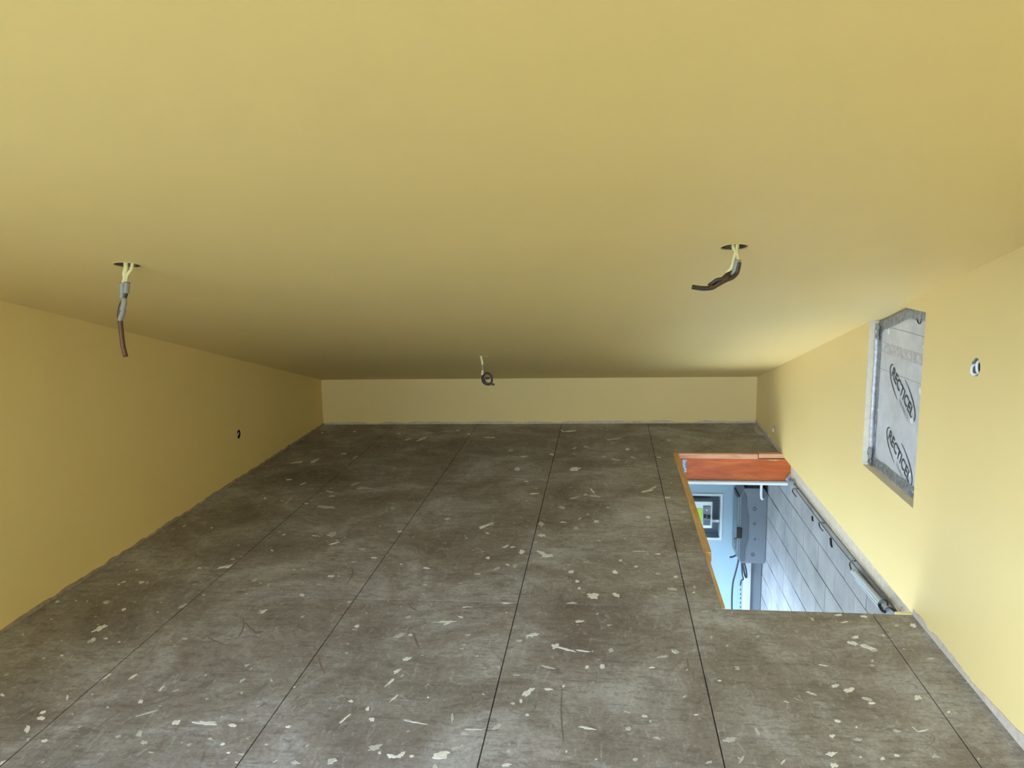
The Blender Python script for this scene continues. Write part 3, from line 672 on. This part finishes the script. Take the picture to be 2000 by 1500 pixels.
# ------------------------------------------------------------------ plaster splashes and scuffs on the boards
def panel_of(p):
    best = None
    for o in PAN:
        xs = [v.co.x for v in o.data.vertices]; ys = [v.co.y for v in o.data.vertices]
        if min(xs) <= p.x <= max(xs) and min(ys) <= p.y <= max(ys): return o
    return None
def splat(px, py, hw, hh, ang=0, n=16):
    c = fl(px, py); o = panel_of(c)
    if o is None: return
    a0 = math.radians(ang); pts = []
    for i in range(n):
        a = 2*math.pi*i/n; r = rn.uniform(.45, 1.1)
        x, y = hw*math.cos(a)*r, hh*math.sin(a)*r
        pts.append(fl(px+x*math.cos(a0)-y*math.sin(a0), py+x*math.sin(a0)+y*math.cos(a0)))
    xs = [v.co.x for v in o.data.vertices]; ys = [v.co.y for v in o.data.vertices]
    for q_ in pts: q_.x = min(max(q_.x, min(xs)+.001), max(xs)-.001); q_.y = min(max(q_.y, min(ys)+.003), max(ys)-.003); q_.z = 0
    link('plaster_splash', prism(pts, (0, 0, rn.uniform(.0006, .0014))), 'splat' if rn.random() < .6 else 'splat_faint', o)
ZO = {1: (0, 820, 2.857), 2: (0, 1100, 2.857), 3: (600, 820, 2.703), 4: (600, 1130, 2.703), 5: (1300, 1130, 2.857)}
SPL = {
1: [(1655, 238, 40, 5, -8), (1755, 232, 28, 5, -30), (1612, 333, 22, 5, -5), (1690, 357, 24, 4, -20), (1478, 438, 12, 8, 0), (1606, 455, 32, 4, -42), (1575, 452, 14, 4, 0), (1700, 467, 22, 4, 0), (1820, 487, 52, 7, 3), (1838, 400, 22, 4, 15), (1853, 425, 20, 4, 0), (1028, 592, 14, 5, -15), (1182, 603, 10, 4, 0), (1585, 640, 12, 4, -20), (1852, 637, 28, 12, -15), (1757, 647, 20, 3, 0), (1880, 673, 10, 4, 0), (1330, 699, 9, 4, 0), (1518, 728, 10, 5, 10), (1860, 690, 38, 4, -15), (1300, 777, 14, 3, 0), (1265, 820, 56, 9, -8), (1112, 827, 16, 4, -5), (762, 838, 11, 5, -10), (790, 908, 18, 8, -10), (822, 908, 11, 7, -25), (690, 905, 20, 4, -15), (662, 918, 9, 5, 0), (1848, 873, 21, 7, -5), (1420, 894, 17, 6, -20), (1498, 923, 10, 7, 0), (1375, 970, 12, 3, 0), (1780, 918, 16, 4, 0), (1640, 835, 12, 3, 0), (590, 1018, 24, 10, -10), (690, 1058, 18, 8, -20), (487, 1012, 9, 5, -35), (318, 1015, 16, 6, -25), (1022, 1040, 32, 10, -18), (1686, 978, 18, 7, 0), (1470, 1070, 26, 9, -30), (1688, 1098, 14, 6, -15), (560, 1163, 52, 12, -26), (880, 1073, 8, 4, 0), (1136, 978, 9, 4, 0), (1890, 872, 8, 3, 0)],
2: [(515, 430, 28, 10, -25), (590, 420, 14, 5, 0), (665, 440, 9, 4, 0), (1032, 421, 18, 5, -5), (345, 515, 10, 5, 0), (500, 437, 18, 8, -25), (740, 635, 34, 7, -35), (375, 752, 9, 20, 15), (900, 700, 24, 6, -40), (785, 773, 19, 11, -30), (595, 635, 30, 5, -35), (830, 835, 76, 5, -16), (600, 805, 12, 6, 0), (230, 865, 26, 13, -5), (155, 922, 18, 28, 35), (240, 832, 18, 8, -20), (248, 993, 20, 10, -15), (985, 890, 30, 14, -18), (1145, 893, 80, 12, 3), (1295, 905, 26, 10, 0), (782, 948, 24, 20, -40), (805, 1000, 26, 12, 5), (1610, 913, 20, 9, -12), (1238, 857, 7, 5, 0), (1155, 757, 12, 4, -10), (1350, 722, 12, 8, -35), (660, 968, 22, 7, -15), (1055, 1012, 16, 7, -20), (1245, 1010, 20, 8, 0), (1275, 1058, 14, 6, 0), (1352, 1066, 26, 6, 0), (15, 1115, 22, 12, -40), (12, 735, 14, 10, -10), (1320, 1112, 10, 5, 0), (1650, 1112, 30, 12, 0), (1640, 690, 10, 6, 0), (1957, 771, 14, 6, 0), (1455, 265, 14, 6, 0), (1990, 352, 14, 8, 0), (1352, 655, 30, 7, -35), (1400, 590, 14, 4, -40), (515, 733, 8, 6, 0), (430, 1020, 7, 4, 0), (1855, 1105, 28, 12, -10)],
3: [(640, 70, 34, 4, -3), (608, 100, 36, 6, -20), (530, 104, 20, 4, -20), (855, 75, 18, 4, 0), (795, 57, 13, 4, 0), (965, 93, 34, 4, 0), (250, 62, 8, 4, 0), (80, 68, 8, 4, 0), (485, 72, 12, 4, 0), (1385, 60, 36, 5, -3), (1345, 58, 18, 4, 40), (1470, 143, 18, 6, 0), (1410, 150, 16, 5, -15), (1615, 102, 48, 5, -8), (1690, 155, 15, 8, 0), (1910, 108, 14, 6, 0), (1300, 184, 26, 7, 5), (1075, 160, 22, 7, 5), (1145, 193, 24, 4, -5), (1110, 262, 20, 12, -10), (1410, 260, 36, 10, -5), (1565, 195, 18, 7, 15), (1628, 210, 28, 6, 12), (1720, 198, 20, 4, 15), (1855, 198, 12, 4, 0), (40, 215, 32, 6, -25), (260, 200, 22, 12, -10), (190, 178, 20, 4, 0), (460, 255, 9, 4, 0), (300, 360, 50, 7, -2), (255, 338, 30, 6, -18), (118, 378, 22, 4, 5), (100, 460, 52, 7, 3), (450, 467, 14, 4, 0), (738, 523, 17, 6, -8), (945, 558, 50, 7, -22), (970, 550, 20, 8, 10), (495, 590, 22, 6, 5), (130, 603, 26, 12, -15), (290, 683, 18, 7, 0), (355, 728, 20, 6, 0), (128, 825, 20, 6, 0), (630, 783, 20, 5, 5), (955, 728, 14, 8, 0), (1000, 787, 26, 8, -20), (900, 813, 20, 5, 0), (1058, 765, 16, 6, 15), (1098, 772, 14, 13, -30), (1130, 700, 18, 15, 0), (1240, 610, 26, 8, 0), (1235, 550, 20, 14, 15), (1220, 520, 10, 16, 0), (1342, 462, 20, 8, 15), (1240, 440, 12, 4, 0), (1195, 390, 28, 4, -3), (1158, 325, 14, 4, 0), (1410, 412, 26, 5, -8), (1520, 403, 34, 6, 10), (1470, 395, 16, 6, 0), (1505, 375, 24, 5, 45), (1575, 338, 14, 4, 40), (1820, 362, 44, 7, -25), (1795, 375, 34, 5, -10), (1895, 410, 34, 6, 3), (1590, 463, 14, 4, 0), (1528, 537, 18, 7, -5), (1418, 572, 16, 9, -10), (1440, 522, 12, 6, -40), (1800, 513, 18, 7, 10), (1350, 540, 20, 4, 0), (1245, 705, 36, 10, 25), (1270, 718, 36, 8, -5), (1205, 648, 12, 5, 0), (1655, 742, 10, 7, 0), (1625, 803, 20, 9, 10), (1395, 803, 20, 10, 0), (1425, 853, 14, 9, 0), (1437, 890, 12, 7, 0), (1512, 932, 38, 17, 5), (1630, 925, 26, 11, 15), (1395, 968, 32, 8, 0), (1928, 892, 26, 7, 5), (1947, 830, 14, 8, 0), (1852, 708, 18, 4, 0), (1850, 812, 14, 5, 0), (1735, 775, 12, 5, 0), (1755, 693, 40, 3, 0), (1985, 487, 16, 5, 0), (840, 988, 34, 4, -3), (1055, 966, 34, 6, -5), (1112, 958, 14, 12, 0), (1085, 672, 14, 4, 0), (1045, 670, 22, 5, -25), (840, 624, 12, 4, 0), (950, 598, 14, 4, 0), (415, 717, 8, 5, 0), (495, 762, 9, 4, 0), (245, 750, 14, 3, 0)],
4: [(265, 250, 16, 8, -20), (535, 203, 20, 7, -15), (490, 300, 36, 11, -20), (545, 297, 12, 6, 0), (730, 228, 76, 6, -3), (740, 235, 26, 7, -30), (810, 203, 16, 5, 5), (1195, 297, 40, 12, -5), (1160, 312, 9, 8, 0), (1120, 328, 18, 7, -5), (1312, 358, 24, 16, 0), (1370, 375, 60, 7, 14), (1455, 382, 40, 4, 10), (1602, 378, 18, 15, 0), (1945, 386, 24, 10, 20), (1880, 412, 34, 8, -8), (1435, 226, 26, 9, -3), (1270, 468, 42, 6, 14), (1478, 467, 12, 12, 0), (1560, 465, 16, 14, 20), (1010, 469, 11, 8, 0), (1170, 597, 46, 15, -36), (1128, 648, 12, 12, 0), (1275, 585, 24, 7, 0), (1085, 660, 14, 7, 0), (1352, 570, 9, 8, 0), (342, 744, 16, 13, 0), (318, 690, 14, 12, -20), (230, 648, 16, 7, 0), (575, 760, 66, 4, 10), (530, 750, 22, 6, 10), (765, 735, 9, 34, 0), (830, 818, 24, 9, 12), (1000, 782, 34, 12, -30), (1780, 727, 20, 8, 5), (1480, 790, 54, 7, 8), (1695, 793, 18, 10, 0), (360, 890, 46, 15, -18), (705, 930, 70, 24, -10), (785, 895, 24, 12, -10), (470, 940, 60, 9, -8), (500, 925, 24, 10, -30), (445, 935, 24, 10, 15), (550, 938, 16, 8, 0), (382, 920, 9, 9, 0), (678, 992, 16, 14, 0), (1065, 911, 12, 9, 0), (1050, 985, 36, 8, -10), (1732, 955, 18, 10, 0), (1368, 913, 7, 7, 0), (1525, 955, 9, 6, 0), (125, 965, 34, 14, -25), (475, 490, 24, 9, -30), (440, 545, 40, 7, -42), (525, 425, 30, 9, -15), (460, 630, 34, 6, -40), (200, 740, 50, 5, -40), (880, 795, 60, 5, 2), (1110, 510, 26, 4, 0), (1820, 470, 20, 6, 0), (640, 628, 9, 5, 0), (1160, 720, 14, 8, 0)],
5: [(40, 60, 26, 8, 8), (160, 48, 10, 9, 0), (158, 78, 11, 6, 0), (820, 228, 14, 8, 40), (965, 203, 26, 7, 0), (1110, 212, 30, 7, 5), (1000, 243, 26, 4, -10), (1060, 327, 24, 11, -5), (1045, 362, 34, 11, 20), (1130, 385, 62, 10, 20), (1165, 402, 26, 8, 5), (1380, 262, 20, 14, 20), (255, 327, 10, 9, 0), (52, 408, 24, 12, 20), (300, 570, 14, 7, 15), (945, 598, 24, 12, -5), (1022, 622, 32, 14, -12), (820, 642, 38, 7, 18), (1125, 672, 40, 10, 12), (1150, 695, 24, 8, 0), (1405, 665, 26, 15, 5), (1580, 744, 11, 7, 0), (512, 855, 14, 24, -25), (362, 900, 44, 18, -5), (960, 795, 22, 9, 10), (1075, 898, 34, 9, 5), (930, 878, 16, 8, 0), (1290, 850, 26, 9, 15), (1065, 830, 8, 7, 0), (925, 980, 36, 14, -5), (1088, 997, 9, 7, 0), (940, 1043, 26, 16, 10), (1210, 1005, 14, 14, 0), (1290, 987, 20, 9, 0), (1495, 995, 20, 10, -10), (240, 1025, 20, 9, -15), (425, 1010, 40, 9, -55), (170, 760, 16, 5, 0), (1480, 448, 26, 6, -5), (1390, 838, 30, 4, 40), (1435, 850, 34, 4, -10), (655, 1025, 22, 7, -50), (880, 485, 30, 3, 10), (1215, 318, 9, 5, 30)]}
for k, L in SPL.items():
    ox, oy, s = ZO[k]
    for zx, zy, hw, hh, a in L: splat(ox+zx/s, oy+zy/s, hw/s, hh/s, a)
def scuff(k, pts, w):
    ox, oy, s = ZO[k]; W_ = [fl(ox+a/s, oy+b_/s) for a, b_ in pts]; o = panel_of(W_[0])
    if o is None: return
    P_ = smooth_path(W_, 6); bm = bmesh.new(); rows = []
    for i, q_ in enumerate(P_):
        d = (P_[min(i+1, len(P_)-1)]-P_[max(i-1, 0)]).normalized(); nn_ = Vector((-d.y, d.x, 0))*w*.33*(.25+.75*math.sin(math.pi*i/(len(P_)-1)))
        rows.append((bm.verts.new((q_.x+nn_.x, q_.y+nn_.y, .0006)), bm.verts.new((q_.x-nn_.x, q_.y-nn_.y, .0006))))
    for a, b_ in zip(rows, rows[1:]): bm.faces.new((a[0], b_[0], b_[1], a[1]))
    for f_ in bm.faces: f_.normal_update()
    prism_up = [f_ for f_ in bm.faces if f_.normal.z < 0]
    bmesh.ops.reverse_faces(bm, faces=prism_up)
    link('scuff_mark', bm, 'scuff', o, recalc=False)
for k, pts, w in ((2, [(1680, 300), (1660, 335), (1690, 370), (1740, 375), (1800, 325)], .012), (2, [(1355, 300), (1360, 350), (1340, 400), (1310, 430)], .010), (2, [(1360, 320), (1400, 365), (1430, 385)], .012),
                  (2, [(1150, 405), (1200, 435), (1260, 455)], .012), (2, [(1140, 705), (1175, 665), (1210, 635)], .012), (2, [(685, 800), (780, 798), (880, 780), (960, 745), (1035, 712)], .010), (2, [(540, 920), (600, 875), (680, 820)], .009),
                  (2, [(450, 920), (475, 945), (495, 955)], .05), (2, [(1412, 380), (1440, 388), (1470, 378)], .035), (2, [(1640, 768), (1660, 750), (1685, 733)], .014), (2, [(1310, 161), (1340, 160), (1370, 163)], .03), 
                  (2, [(1410, 545), (1470, 530), (1540, 508)], .010), (2, [(750, 490), (790, 450), (830, 418)], .009), (2, [(870, 390), (910, 345), (960, 305)], .009), (2, [(380, 820), (440, 750), (500, 695)], .008), (2, [(1120, 1110), (1130, 1080), (1142, 1050)], .012),
                  (3, [(1100, 570), (1105, 620), (1070, 670), (1060, 720)], .008), (3, [(1060, 545), (1130, 562), (1185, 582)], .016), (3, [(720, 640), (780, 660), (850, 672)], .010), (3, [(235, 775), (240, 815), (205, 875)], .012), (3, [(590, 580), (660, 575), (700, 560)], .012),
                  (4, [(560, 285), (575, 330), (590, 365)], .016), (4, [(60, 400), (70, 450), (95, 510)], .014), (4, [(1345, 580), (1340, 680), (1345, 790), (1352, 860)], .008), (4, [(1000, 430), (1120, 420), (1230, 450)], .005), (4, [(1590, 185), (1640, 170), (1670, 190)], .02),
                  (4, [(530, 130), (560, 160), (590, 175)], .012), (5, [(120, 440), (125, 480), (130, 520)], .012), (5, [(1480, 860), (1500, 900), (1440, 960)], .005)):
    scuff(k, pts, w)
